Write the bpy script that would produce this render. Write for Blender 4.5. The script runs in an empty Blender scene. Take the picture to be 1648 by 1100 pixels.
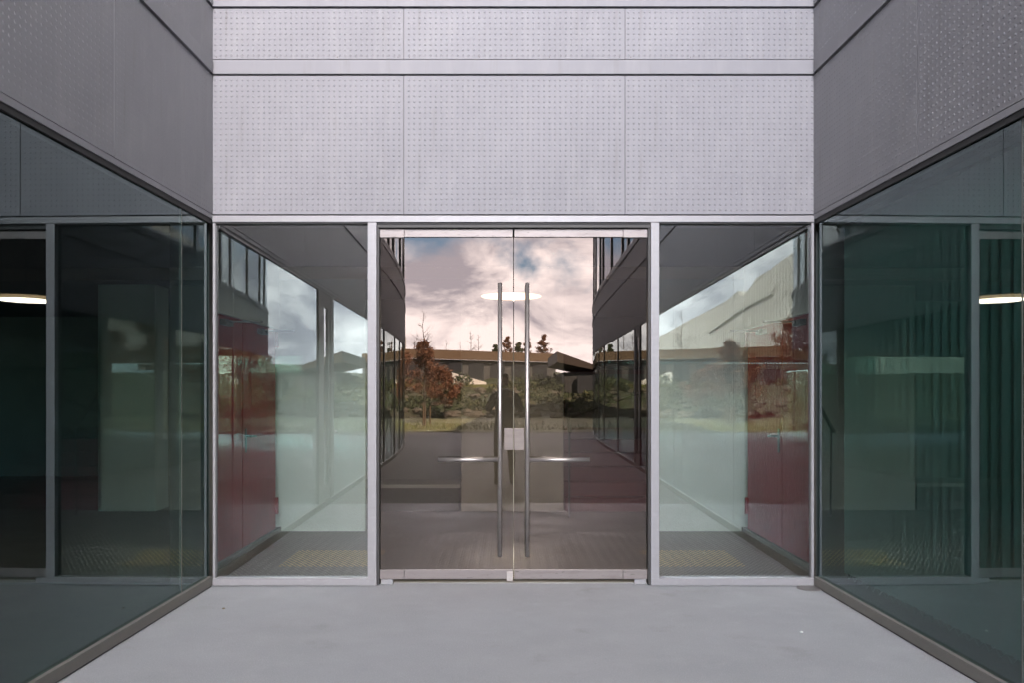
import bpy, math, random
from mathutils import Vector, Matrix
R = math.radians
rnd = random.Random(7)
scn = bpy.context.scene
col = scn.collection

# ------------------------------------------------------------------ camera
F = 1282.0; D = 6.1; CZ = 1.482            # focal length in photo pixels, distance to the front, eye height
cam = bpy.data.cameras.new('camera'); cam_o = bpy.data.objects.new('camera', cam); col.objects.link(cam_o)
cam_o.location = (0, -D, CZ); cam_o.rotation_euler = (R(90), 0, 0)
cam.sensor_width = 36; cam.lens = F/1648*36
cam.shift_x = 10/1648; cam.shift_y = 83/1648
cam.clip_start = 0.02; cam.clip_end = 3000
scn.camera = cam_o

# ------------------------------------------------------------------ sky and sun
SUN_EL, SUN_AZ = 40.0, 28.0                 # sun stands behind the entrance front (towards +y)
w = bpy.data.worlds.new('World'); scn.world = w; w.use_nodes = True
nt = w.node_tree; nt.nodes.clear(); N = nt.nodes.new; L = nt.links.new
out = N('ShaderNodeOutputWorld'); bg = N('ShaderNodeBackground'); L(bg.outputs[0], out.inputs[0])
sky = N('ShaderNodeTexSky'); sky.sky_type = 'NISHITA'; sky.sun_disc = False
sky.sun_elevation = R(SUN_EL); sky.sun_rotation = R(0 + SUN_AZ); sky.dust_density = 1.2; sky.ozone_density = 1.6
tc = N('ShaderNodeTexCoord'); mp = N('ShaderNodeMapping'); mp.inputs['Scale'].default_value = (1, 1, 1.7)
mp.inputs['Location'].default_value = (0.35, 0.0, 0.12)
L(tc.outputs['Generated'], mp.inputs[0])
n1 = N('ShaderNodeTexNoise'); n1.inputs['Scale'].default_value = 3.6; n1.inputs['Detail'].default_value = 9; n1.inputs['Roughness'].default_value = .53
n1.inputs['Distortion'].default_value = .25
L(mp.outputs[0], n1.inputs['Vector'])
cr = N('ShaderNodeValToRGB'); cr.color_ramp.elements[0].position = .375; cr.color_ramp.elements[1].position = .455
sx0 = N('ShaderNodeSeparateXYZ'); L(tc.outputs['Generated'], sx0.inputs[0])
cb = N('ShaderNodeMath'); cb.operation = 'MULTIPLY_ADD'; cb.inputs[1].default_value = .30; L(sx0.outputs['X'], cb.inputs[0]); L(n1.outputs['Fac'], cb.inputs[2])
L(cb.outputs[0], cr.inputs[0])
mp2 = N('ShaderNodeMapping'); mp2.inputs['Scale'].default_value = (1, 1, 1.9); mp2.inputs['Location'].default_value = (1.3, 2.0, .42)
L(tc.outputs['Generated'], mp2.inputs[0])
n2 = N('ShaderNodeTexNoise'); n2.inputs['Scale'].default_value = 7.5; n2.inputs['Detail'].default_value = 10; n2.inputs['Roughness'].default_value = .6; n2.inputs['Distortion'].default_value = .35
L(mp2.outputs[0], n2.inputs['Vector'])
cr2 = N('ShaderNodeValToRGB')
cr2.color_ramp.elements[0].position = .41; cr2.color_ramp.elements[0].color = (6.4, 6.1, 6.7, 1)
cr2.color_ramp.elements[1].position = .60; cr2.color_ramp.elements[1].color = (17.0, 15.8, 15.3, 1)
L(n2.outputs['Fac'], cr2.inputs[0])
mx = N('ShaderNodeMix'); mx.data_type = 'RGBA'; mx.clamp_result = False
L(cr.outputs[0], mx.inputs[0]); L(sky.outputs[0], mx.inputs[6]); L(cr2.outputs[0], mx.inputs[7])
# unseen cloud bank added to light the front; zenith dimmed to darken side walls
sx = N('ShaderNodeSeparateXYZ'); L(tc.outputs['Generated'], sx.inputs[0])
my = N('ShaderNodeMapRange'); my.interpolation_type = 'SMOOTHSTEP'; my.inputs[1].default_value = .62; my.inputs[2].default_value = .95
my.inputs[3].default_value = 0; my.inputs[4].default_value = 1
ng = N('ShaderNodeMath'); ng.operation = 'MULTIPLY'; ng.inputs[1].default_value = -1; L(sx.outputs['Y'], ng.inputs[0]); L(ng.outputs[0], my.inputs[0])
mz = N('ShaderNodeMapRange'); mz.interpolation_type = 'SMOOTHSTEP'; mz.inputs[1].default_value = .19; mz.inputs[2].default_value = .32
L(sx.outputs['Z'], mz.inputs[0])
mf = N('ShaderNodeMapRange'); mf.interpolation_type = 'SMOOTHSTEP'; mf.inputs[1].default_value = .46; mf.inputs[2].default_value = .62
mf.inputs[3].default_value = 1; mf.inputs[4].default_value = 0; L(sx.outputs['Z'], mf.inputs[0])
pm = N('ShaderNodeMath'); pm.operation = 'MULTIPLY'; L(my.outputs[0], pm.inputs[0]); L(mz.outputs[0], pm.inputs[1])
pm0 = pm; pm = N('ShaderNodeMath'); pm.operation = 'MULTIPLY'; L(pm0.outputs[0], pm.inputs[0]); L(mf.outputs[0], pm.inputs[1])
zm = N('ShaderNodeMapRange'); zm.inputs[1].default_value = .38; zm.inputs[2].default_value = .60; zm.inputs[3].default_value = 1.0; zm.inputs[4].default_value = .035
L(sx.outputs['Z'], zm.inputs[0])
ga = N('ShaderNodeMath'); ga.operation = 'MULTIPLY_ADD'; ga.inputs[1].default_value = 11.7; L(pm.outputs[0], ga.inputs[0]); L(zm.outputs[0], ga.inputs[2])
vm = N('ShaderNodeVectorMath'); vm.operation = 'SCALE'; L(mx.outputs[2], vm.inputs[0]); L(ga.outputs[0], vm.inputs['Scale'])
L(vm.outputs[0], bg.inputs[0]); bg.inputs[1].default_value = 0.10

sl = bpy.data.lights.new('sun', 'SUN'); sl.energy = 5.0; sl.angle = R(.5); sl.color = (1, .9, .78)
so = bpy.data.objects.new('sun', sl); col.objects.link(so)
so.rotation_euler = (R(90-SUN_EL), 0, R(180 - SUN_AZ))
scn.view_settings.view_transform = 'Standard'; scn.view_settings.look = 'None'
scn.view_settings.gamma = 1; scn.view_settings.exposure = 2.65
cy = scn.cycles
cy.max_bounces = 12; cy.diffuse_bounces = 4; cy.glossy_bounces = 8; cy.transmission_bounces = 4; cy.transparent_max_bounces = 24
cy.sample_clamp_indirect = 6; cy.use_denoising = True; cy.use_adaptive_sampling = False
try: cy.denoiser = 'OPENIMAGEDENOISE'; cy.denoising_prefilter = 'ACCURATE'
except Exception: pass

# ------------------------------------------------------------------ helpers
def PX(px): return (px-814)/F*D            # photo pixel -> metres on the front's plane
def PZ(py): return CZ + (633-py)/F*D
def MIR(px, py, z):                        # a point seen mirrored in the front glass at depth z -> where it really stands
    return Vector(((px-814)*z/F, D-z, CZ+(633-py)*z/F))
def INS(px, py, z):                        # a point seen through the glass at depth z
    return Vector(((px-814)*z/F, z-D, CZ+(633-py)*z/F))

def tag(o, label=None, cat=None, group=None, kind=None):
    if label: o['label'] = label
    if cat: o['category'] = cat
    if group: o['group'] = group
    if kind: o['kind'] = kind
    return o
def empty(name, loc=(0, 0, 0), rz=0, **k):
    o = bpy.data.objects.new(name, None); col.objects.link(o); o.location = loc; o.rotation_euler = (0, 0, rz)
    o.empty_display_size = .2
    return tag(o, **k)

class MB:
    def __init__(s): s.v = []; s.f = []; s.m = []; s.mi = 0
    def add(s, vs, fs):
        b = len(s.v); s.v += [tuple(p) for p in vs]; s.f += [tuple(i+b for i in f) for f in fs]; s.m += [s.mi]*len(fs); return s
    def box(s, x0, x1, y0, y1, z0, z1):
        if x0 > x1: x0, x1 = x1, x0
        if y0 > y1: y0, y1 = y1, y0
        return s.add([(x0,y0,z0),(x1,y0,z0),(x1,y1,z0),(x0,y1,z0),(x0,y0,z1),(x1,y0,z1),(x1,y1,z1),(x0,y1,z1)],
              [(0,3,2,1),(4,5,6,7),(0,1,5,4),(1,2,6,5),(2,3,7,6),(3,0,4,7)])
    def prism(s, pts, z0, z1):
        n = len(pts); a = sum(pts[i][0]*pts[(i+1)%n][1]-pts[(i+1)%n][0]*pts[i][1] for i in range(n))
        if a < 0: pts = pts[::-1]
        return s.add([(x,y,z0) for x,y in pts]+[(x,y,z1) for x,y in pts],
              [tuple(range(n-1,-1,-1)), tuple(range(n,2*n))]+[(i,(i+1)%n,n+(i+1)%n,n+i) for i in range(n)])
    def tube(s, pts, rad, n=12, cap=True):
        pts = [Vector(p) for p in pts]; rads = rad if isinstance(rad, (list, tuple)) else [rad]*len(pts)
        vs = []; prev = None
        for i, p in enumerate(pts):
            d = (pts[min(i+1, len(pts)-1)]-pts[max(i-1, 0)]).normalized()
            u = d.orthogonal().normalized() if prev is None else (prev - d*prev.dot(d)).normalized()
            prev = u; v = d.cross(u)
            for k in range(n):
                a = 2*math.pi*k/n; vs.append(p + (u*math.cos(a)+v*math.sin(a))*rads[i])
        fs = [(i*n+k, i*n+(k+1)%n, (i+1)*n+(k+1)%n, (i+1)*n+k) for i in range(len(pts)-1) for k in range(n)]
        if cap: fs += [tuple(range(n-1,-1,-1)), tuple(range((len(pts)-1)*n, len(pts)*n))]
        return s.add(vs, fs)
    def lathe(s, c, prof, n=48):
        vs = []; m = len(prof)
        for r_, z in prof:
            for k in range(n):
                a = 2*math.pi*k/n; vs.append((c[0]+r_*math.cos(a), c[1]+r_*math.sin(a), c[2]+z))
        fs = [(i*n+k, i*n+(k+1)%n, (i+1)*n+(k+1)%n, (i+1)*n+k) for i in range(m-1) for k in range(n)]
        fs += [tuple(range(n-1,-1,-1)), tuple(range((m-1)*n, m*n))]
        return s.add(vs, fs)
    def build(s, name, mats, parent=None, smooth=False, bevel=0, loc=None):
        me = bpy.data.meshes.new(name); me.from_pydata(s.v, [], s.f)
        for m in (mats if isinstance(mats, (list, tuple)) else [mats]): me.materials.append(m)
        if s.mi: me.polygons.foreach_set('material_index', s.m)
        if smooth: me.polygons.foreach_set('use_smooth', [True]*len(s.f))
        me.validate(); me.update()
        o = bpy.data.objects.new(name, me); col.objects.link(o)
        if parent: o.parent = parent
        if loc: o.location = loc
        if bevel:
            b = o.modifiers.new('bevel', 'BEVEL'); b.width = bevel; b.segments = 2; b.limit_method = 'ANGLE'
        return o
def local(parent, fn):                     # shift a builder so that world coordinates can be used under an Empty
    pass

# ------------------------------------------------------------------ materials
def mat(name, base=(.5,.5,.5), rough=.5, metal=0., spec=.5, noise=None, bump=None, coat=0, emit=None, wave=None):
    m = bpy.data.materials.new(name); m.use_nodes = True; t = m.node_tree; b = t.nodes['Principled BSDF']
    b.inputs['Base Color'].default_value = (*base, 1); b.inputs['Roughness'].default_value = rough
    b.inputs['Metallic'].default_value = metal; b.inputs['Specular IOR Level'].default_value = spec
    if coat: b.inputs['Coat Weight'].default_value = coat
    if emit: b.inputs['Emission Color'].default_value = (*emit[0], 1); b.inputs['Emission Strength'].default_value = emit[1]
    tc = t.nodes.new('ShaderNodeTexCoord')
    if noise:      # list of (scale, detail, colour2, lo, hi, stretch)
        prev = None
        for (sc, det, c2, lo, hi, st) in noise:
            mp = t.nodes.new('ShaderNodeMapping'); mp.inputs['Scale'].default_value = st; t.links.new(tc.outputs['Object'], mp.inputs[0])
            n = t.nodes.new('ShaderNodeTexNoise'); n.inputs['Scale'].default_value = sc; n.inputs['Detail'].default_value = det; n.inputs['Roughness'].default_value = .62
            t.links.new(mp.outputs[0], n.inputs['Vector'])
            mr = t.nodes.new('ShaderNodeMapRange'); mr.inputs[1].default_value = lo; mr.inputs[2].default_value = hi
            t.links.new(n.outputs['Fac'], mr.inputs[0])
            mx = t.nodes.new('ShaderNodeMix'); mx.data_type = 'RGBA'; t.links.new(mr.outputs[0], mx.inputs[0])
            if prev is None: mx.inputs[6].default_value = (*base, 1)
            else: t.links.new(prev, mx.inputs[6])
            mx.inputs[7].default_value = (*c2, 1); prev = mx.outputs[2]
        t.links.new(prev, b.inputs['Base Color'])
    if bump:       # (scale, strength, distance, stretch)
        sc, stg, dist, st = bump
        mp = t.nodes.new('ShaderNodeMapping'); mp.inputs['Scale'].default_value = st; t.links.new(tc.outputs['Object'], mp.inputs[0])
        n = t.nodes.new('ShaderNodeTexNoise'); n.inputs['Scale'].default_value = sc; n.inputs['Detail'].default_value = 6
        t.links.new(mp.outputs[0], n.inputs['Vector'])
        bp = t.nodes.new('ShaderNodeBump'); bp.inputs['Strength'].default_value = stg; bp.inputs['Distance'].default_value = dist
        t.links.new(n.outputs['Fac'], bp.inputs['Height']); t.links.new(bp.outputs[0], b.inputs['Normal'])
    return m

def glass(name, r0, refl, trans, wob=0.0, ex=5):
    m = bpy.data.materials.new(name); m.use_nodes = True; t = m.node_tree; t.nodes.clear(); A = t.nodes.new; K = t.links.new
    o = A('ShaderNodeOutputMaterial'); mx = A('ShaderNodeMixShader'); tr = A('ShaderNodeBsdfTransparent'); gl = A('ShaderNodeBsdfGlossy')
    gl.inputs['Roughness'].default_value = 0.0; gl.inputs['Color'].default_value = (*refl, 1); tr.inputs['Color'].default_value = (*trans, 1)
    lw = A('ShaderNodeLayerWeight'); lw.inputs[0].default_value = .5
    pw = A('ShaderNodeMath'); pw.operation = 'POWER'; pw.inputs[1].default_value = ex; K(lw.outputs['Facing'], pw.inputs[0])
    ml = A('ShaderNodeMath'); ml.operation = 'MULTIPLY_ADD'; ml.inputs[1].default_value = 1-r0; ml.inputs[2].default_value = r0; K(pw.outputs[0], ml.inputs[0])
    ge = A('ShaderNodeNewGeometry'); tm = A('ShaderNodeMix'); tm.data_type = 'RGBA'; tm.inputs[6].default_value = (*trans, 1); tm.inputs[7].default_value = (1,1,1,1); K(ge.outputs['Backfacing'], tm.inputs[0]); K(tm.outputs[2], tr.inputs['Color'])
    ge = ge; sb = A('ShaderNodeMath'); sb.operation = 'SUBTRACT'; sb.inputs[0].default_value = 1; K(ge.outputs['Backfacing'], sb.inputs[1])
    m2 = A('ShaderNodeMath'); m2.operation = 'MULTIPLY'; K(ml.outputs[0], m2.inputs[0]); K(sb.outputs[0], m2.inputs[1])
    K(m2.outputs[0], mx.inputs[0]); K(tr.outputs[0], mx.inputs[1]); K(gl.outputs[0], mx.inputs[2]); K(mx.outputs[0], o.inputs[0])
    if wob:
        tc = A('ShaderNodeTexCoord'); n = A('ShaderNodeTexNoise'); n.inputs['Scale'].default_value = 1.1; n.inputs['Detail'].default_value = 1
        K(tc.outputs['Object'], n.inputs['Vector'])
        bp = A('ShaderNodeBump'); bp.inputs['Strength'].default_value = 1; bp.inputs['Distance'].default_value = wob
        K(n.outputs['Fac'], bp.inputs['Height']); K(bp.outputs[0], gl.inputs['Normal'])
    return m

ONE = (1,1,1)
M = {}
M['panel'] = mat('anodised_panel', (.183,.183,.197), .6, .0, .06, noise=[(1.3,4,(.166,.166,.179),.35,.7,ONE),(9,3,(.196,.196,.206),.5,.8,(1,1,.25)),(14,5,(.155,.152,.155),.60,.80,(1,1,.06))], bump=(1.2,.12,.01,ONE))
M['alu'] = mat('light_aluminium', (.178,.177,.186), .5, .2, noise=[(6,4,(.166,.162,.17),.5,.75,(1,1,6)),(30,3,(.205,.203,.21),.55,.8,ONE)])
M['alu_side'] = mat('satin_aluminium_rail', (.13,.127,.119), .6, 0, .1, noise=[(5,4,(.14,.133,.122),.45,.7,(1,1,5))])
M['lock'] = mat('dull_lock_metal', (.13,.11,.10), .5, .4, noise=[(12,4,(.10,.085,.078),.45,.7,(1,1,4))])
M['seam'] = mat('joint_strip', (.055,.055,.058), .6)
M['black'] = mat('black_gasket', (.012,.012,.012), .6)
M['dark'] = mat('dark_frame', (.05,.05,.052), .45, .3)
M['screw'] = mat('screw_head', (.06,.055,.05), .5, .5)
M['steel'] = mat('brushed_steel', (.34,.315,.30), .42, .85, noise=[(3,5,(.29,.265,.255),.45,.7,(1,1,8))], bump=(60,.05,.002,(1,1,12)))
M['rail_steel'] = mat('worn_steel_patch', (.15,.134,.131), .5, .5, noise=[(4,6,(.12,.105,.10),.5,.72,(1,1,7)),(28,5,(.06,.055,.05),.60,.72,(.6,1,2.5))], bump=(40,.08,.002,(1,1,6)))
M['concrete_floor'] = None
M['glass_door'] = glass('door_glass', .104, (1,.875,.84), (.21,.19,.165), .0002)
M['glass_front'] = glass('front_glass', .185, (.96,.98,1), (.46,.515,.50), .0002)
M['glass_wing'] = glass('green_glass', .105, (.84,.98,1), (.27,.44,.41), .0003, 4)
M['glass_upper'] = glass('upper_glass', .25, (.95,.98,1), (.6,.65,.65), .0006)
M['white'] = mat('white_paint', (.55,.58,.56), .6, noise=[(1.5,4,(.50,.53,.51),.4,.7,ONE)])
M['cream'] = mat('cream_curtain', (.62,.58,.52), .8)
M['red'] = mat('red_gloss_paint', (.20,.005,.009), .5, 0, .15, noise=[(2,4,(.15,.004,.007),.4,.7,ONE)])
M['maroon'] = mat('maroon_rubber', (.16,.022,.034), .5, bump=(70,.2,.004,ONE))
M['colconc'] = mat('board_concrete', (.52,.53,.49), .75, noise=[(3,6,(.42,.43,.40),.4,.7,ONE),(45,4,(.60,.60,.56),.5,.8,ONE)], bump=(45,.4,.01,ONE))
M['intfloor'] = mat('inner_screed', (.13,.12,.105), .45, noise=[(2.5,6,(.09,.085,.075),.4,.7,ONE)])
M['intwall'] = mat('dim_grey_wall', (.13,.14,.13), .7, noise=[(1,3,(.10,.11,.10),.4,.7,ONE)])
M['ceil'] = mat('grey_ceiling', (.05,.052,.05), .8)
M['slat'] = mat('blind_fabric', (.19,.205,.20), .8)
M['lamp'] = mat('lit_diffuser', (.9,.8,.6), .5, emit=((1,.70,.42), 1.6))
M['timber'] = mat('timber_boards', (.17,.105,.055), .75, noise=[(5,4,(.11,.07,.04),.4,.7,(9,9,.3))])
M['lawn'] = mat('lawn_grass', (.20,.19,.06), .9, noise=[(2.2,6,(.14,.145,.04),.4,.7,ONE),(14,4,(.27,.24,.09),.55,.8,ONE)], bump=(25,.8,.05,ONE))
M['hill'] = mat('rough_bank', (.09,.085,.04), .95, noise=[(.6,6,(.05,.07,.02),.4,.65,ONE),(2.5,6,(.20,.16,.10),.56,.7,ONE)], bump=(2.5,.9,.4,ONE))
M['rock'] = mat('pale_rock', (.17,.14,.10), .9, noise=[(3,6,(.08,.07,.05),.4,.7,ONE)], bump=(6,.8,.1,ONE))
M['whitewall'] = mat('white_concrete', (.80,.74,.66), .8, noise=[(.5,6,(.66,.60,.52),.45,.75,(3,3,.5)),(6,6,(.84,.79,.72),.5,.75,ONE)], bump=(3,.4,.05,ONE))
M['bark'] = mat('grey_bark', (.13,.10,.075), .9, noise=[(8,5,(.08,.06,.045),.4,.7,(1,1,.3))])
M['beech'] = [mat('rust_leaf', (.20,.08,.035), .7), mat('tan_leaf', (.30,.14,.065), .7), mat('brown_leaf', (.12,.045,.02), .7)]
M['green'] = [mat('dark_leaf', (.03,.045,.015), .8), mat('mid_leaf', (.07,.09,.025), .8), mat('olive_leaf', (.12,.11,.04), .8)]
M['darkwall'] = mat('dark_render', (.10,.095,.085), .8, noise=[(2,4,(.07,.065,.06),.4,.7,ONE)])  # dark colour of the surface itself
M['skin'] = mat('skin', (.45,.27,.19), .55); M['coat'] = mat('dark_jacket', (.045,.045,.05), .85); M['jeans'] = mat('dark_trousers', (.025,.028,.035), .85)
M['hair'] = mat('dark_hair', (.02,.014,.01), .6); M['plastic'] = mat('black_plastic', (.015,.015,.015), .4)

def floor_mat():
    m = mat('polished_concrete', (.25,.258,.274), .6, noise=[(.9,8,(.225,.232,.246),.38,.68,(1,1.6,1)),(5,6,(.265,.272,.288),.5,.8,ONE),(2.3,7,(.205,.206,.208),.60,.74,ONE),(140,3,(.35,.35,.36),.52,.75,ONE),(60,4,(.178,.177,.186),.62,.8,ONE)], bump=(90,.06,.002,ONE))
    t = m.node_tree; b = t.nodes['Principled BSDF']; b.inputs['Specular IOR Level'].default_value = .06
    n = t.nodes.new('ShaderNodeTexNoise'); n.inputs['Scale'].default_value = 2.2; n.inputs['Detail'].default_value = 6
    g = t.nodes.new('ShaderNodeNewGeometry'); t.links.new(g.outputs['Position'], n.inputs['Vector'])
    mr = t.nodes.new('ShaderNodeMapRange'); mr.inputs[1].default_value = .3; mr.inputs[2].default_value = .7; mr.inputs[3].default_value = .5; mr.inputs[4].default_value = .68
    t.links.new(n.outputs['Fac'], mr.inputs[0]); t.links.new(mr.outputs[0], b.inputs['Roughness'])
    return m
M['concrete_floor'] = floor_mat()

# ------------------------------------------------------------------ side-wall paths (they splay a little, then curve outwards)
def make_path(sgn, o0, slope, d1, k, d2, r2):
    pts = []; x, y, h = o0, 0.0, math.atan(slope); s = 0; ds = .05
    while x < 15:
        pts.append((s, sgn*x, y, h))
        if -y > d2 and h < R(86): h += ds/r2
        elif -y > d1 and -y <= d2: h += ds*k
        x += math.sin(h)*ds; y -= math.cos(h)*ds; s += ds
    return pts
XL, XR = -PX(340), PX(1312)
PATH = {-1: make_path(-1, XL, .021, 10.0, .0139, 17.7, 5.0), 1: make_path(1, XR, .0215, 15.4, .0116, 23.0, 6.0)}
def at(sg, s):
    P = PATH[sg]; i = max(0, min(len(P)-2, int(s/.05))); a, b = P[i], P[i+1]; t = (s-a[0])/.05
    h = a[3]; x = a[1]+(b[1]-a[1])*t; y = a[2]+(b[2]-a[2])*t
    n = Vector((-sg*math.cos(h), -math.sin(h)))      # towards the passage / outside
    return Vector((x, y)), n
def smax(sg): return PATH[sg][-1][0]
def sweep(mb, sg, s0, s1, z0, z1, o0, o1, step=.6):  # box that follows the wall; o = offset towards the passage
    n = max(1, int(math.ceil((s1-s0)/step))); vs = []
    for i in range(n+1):
        p, nn = at(sg, s0+(s1-s0)*i/n)
        for o, z in ((o0,z0),(o1,z0),(o1,z1),(o0,z1)): q = p+nn*o; vs.append((q.x, q.y, z))
    fs = []
    for i in range(n):
        for k in range(4):
            a, b = i*4+k, i*4+(k+1)%4; c, d = b+4, a+4
            fs.append((a,b,c,d) if sg < 0 else (d,c,b,a))
    fs += [(3,2,1,0) if sg < 0 else (0,1,2,3), tuple(n*4+j for j in ((0,1,2,3) if sg < 0 else (3,2,1,0)))]
    return mb.add(vs, fs)

# ------------------------------------------------------------------ dotted panel mesh
def panel_mesh(wd, ht, thick=.03, screws=False, dome=1.0):
    mb = MB(); mb.box(0, wd, 0, thick, 0, ht); p = .0414
    nx = int((wd-.04)/p)+1; nz = int((ht-.04)/p)+1; ox = (wd-(nx-1)*p)/2; oz = (ht-(nz-1)*p)/2
    ring = [(math.cos(2*math.pi*k/8), math.sin(2*math.pi*k/8)) for k in range(8)]
    prof = ((.0090, 0.0), (.0070, -.0029*dome), (.0035, -.0043*dome))
    fs = [(r*8+k, r*8+(k+1)%8, (r+1)*8+(k+1)%8, (r+1)*8+k) for r in range(2) for k in range(8)] + [tuple(range(16, 24))]
    for i in range(nx):
        for j in range(nz):
            cx, cz = ox+i*p, oz+j*p
            mb.add([(cx+rr*c, yy, cz+rr*s_) for rr, yy in prof for c, s_ in ring], fs)
    if screws:
        mb.mi = 1
        k = 0
        for q in range(4):
            x = .04+q*(wd-.08)/3
            mb.add([(x+.0045*c, -.0008, .014+.0045*s_) for c, s_ in ring], [tuple(range(8))])
    me = bpy.data.meshes.new('cladding_panel'); me.from_pydata(mb.v, [], mb.f)
    me.materials.append(M['panel']); me.materials.append(M['screw'])
    if screws: me.polygons.foreach_set('material_index', mb.m)
    sm = [False]*6 + [True]*(len(mb.f)-6); me.polygons.foreach_set('use_smooth', sm); me.update()
    return me
def put(me, name, parent, loc, rz=0):
    o = bpy.data.objects.new(name, me); col.objects.link(o); o.parent = parent; o.location = loc; o.rotation_euler = (0, 0, rz); return o

# heights
Z_SILL, Z_HEAD0, Z_HEAD1 = .062, PZ(357.5), PZ(347)
Z_P0, Z_P1 = PZ(344.5), PZ(122)
Z_L0, Z_L1 = PZ(120.3), PZ(97.5)
Z_U0, Z_U1 = PZ(95), PZ(14)
Z_T0, Z_T1 = PZ(12), PZ(2)
Z_W1, Z_ROOF = 7.9, 8.4

# ------------------------------------------------------------------ ground
g = MB().box(-400, 400, -600, 300, -.5, -.012).build('ground', M['hill']); tag(g, kind='structure')
# pavement: slabs of 3.3 m with open joints, cast as one sheet with the joints left out
mb = MB(); mb.box(-60, 60, -23.4, 20, -.3, -.006); 
pv0 = mb.build('pavement_bed', M['black']); tag(pv0, kind='structure')
mb = MB(); ys = [.0] + [-4.45-3.3*i for i in range(6)] ; ys[-1] = -23.4
ys = [0.0, -4.45, -7.75, -11.05, -14.35, -17.65, -20.9, -23.4]
M['slabs'] = mat('weathered_slabs', (.125,.12,.12), .8, 0, .05, noise=[(.5,6,(.095,.092,.09),.4,.68,ONE),(4,6,(.145,.14,.138),.5,.8,ONE)], bump=(60,.1,.003,ONE))
mb.box(-60, 60, ys[1]+.006, 0.118, -.2, 0)
pv = mb.build('pavement', M['concrete_floor']); tag(pv, kind='structure')
mb = MB()
for a, b in zip(ys[1:], ys[2:]): mb.box(-60, 60, b+.006, a-.006, -.2, 0)
pv2 = mb.build('pavement', M['slabs']); tag(pv2, kind='structure')

# ------------------------------------------------------------------ entrance front
front = empty('entrance_building', (0, 0, 0), label='pale dotted aluminium entrance front with glass double door between two tall fixed panes', cat='building')
edges = [(PX(340.6), PX(649)), (PX(650.6), PX(1005)), (PX(1006.6), PX(1311.4))]
for a, b in edges:
    put(panel_mesh(b-a, Z_P1-Z_P0), 'cladding_panel', front, (a, -.004, Z_P0))
    put(panel_mesh(b-a, Z_U1-Z_U0, screws=True), 'cladding_panel', front, (a, -.004, Z_U0))
MB().box(PX(341), PX(1311), .03, .2, Z_HEAD0, 4.6).build('backing_wall', M['dark'], front)
MB().box(PX(342), PX(1310), -.022, .03, Z_L0, Z_L1).build('ledge', M['panel'], front, bevel=.003)
MB().box(PX(342), PX(1310), -.022, .03, Z_T0, Z_T1+.1).build('ledge', M['panel'], front, bevel=.003)
MB().box(PX(342.5), PX(1309.5), -.012, .06, Z_HEAD0, Z_HEAD1).build('head_rail', M['alu'], front, bevel=.002)
MB().box(PX(342), PX(1310), .002, .05, PZ(359.5), Z_HEAD0).build('gasket', M['black'], front)
for xs in (649.8, 1005.8): MB().box(PX(xs-.9), PX(xs+.9), .004, .024, Z_P0, Z_P1).build('joint', M['seam'], front); MB().box(PX(xs-.9), PX(xs+.9), .004, .024, Z_U0, Z_U1).build('joint', M['seam'], front)
def front_pane(x0, x1, j0, j1, name='fixed_pane'):
    MB().box(x0, x1, .035, .055, .06, PZ(359.5)).build(name, M['glass_front'], front)
    MB().box(j0, j1, -.012, .07, 0.006, Z_SILL).build('sill_rail', M['alu'], front, bevel=.002)
front_pane(PX(346.5), PX(592), PX(342.5), PX(606.2)); front_pane(PX(1060.5), PX(1306), PX(1047.2), PX(1310))
MB().box(PX(592), PX(606.2), -.012, .08, Z_SILL, PZ(358)).build('jamb', M['alu'], front, bevel=.002)
MB().box(PX(1047.2), PX(1060.5), -.012, .08, Z_SILL, PZ(358)).build('jamb', M['alu'], front, bevel=.002)
MB().box(PX(342.5), PX(346.5), .0, .05, Z_SILL, PZ(358)).build('corner_strip', M['alu'], front)
MB().box(PX(1306), PX(1310), .0, .05, Z_SILL, PZ(358)).build('corner_strip', M['alu'], front)
for xa, xb in ((-2.60, -2.295), (2.40, 2.72)): MB().box(xa, xb, .065, .185, .005, 2.80).build('corner_post', M['dark'], front)
# dark reveal round the doors
mb = MB(); mb.box(PX(606.2), PX(609.4), .02, .11, 0.002, PZ(361)); mb.box(PX(1044), PX(1047.2), .02, .11, .002, PZ(361)); mb.box(PX(606.2), PX(1047.2), .012, .11, PZ(365.2), PZ(359.5))
mb.build('door_reveal', M['black'], front)
# upper storeys of the front (above the picture; they shade the court)
mb = MB(); mb.box(-15, 15, .2, 14, 4.62, 21); body = mb.build('upper_storeys', M['panel'], front)
for i in range(9):
    x = -13+i*2.95
    for z in (5.2, 8.4, 11.6, 14.8, 18.0):
        wo = MB().box(x, x+2.2, .14, .198, z, z+1.9).build('window', M['dark'], front)
        MB().box(x+.06, x+2.14, .125, .138, z+.06, z+1.84).build('pane', M['glass_upper'], wo)

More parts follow.
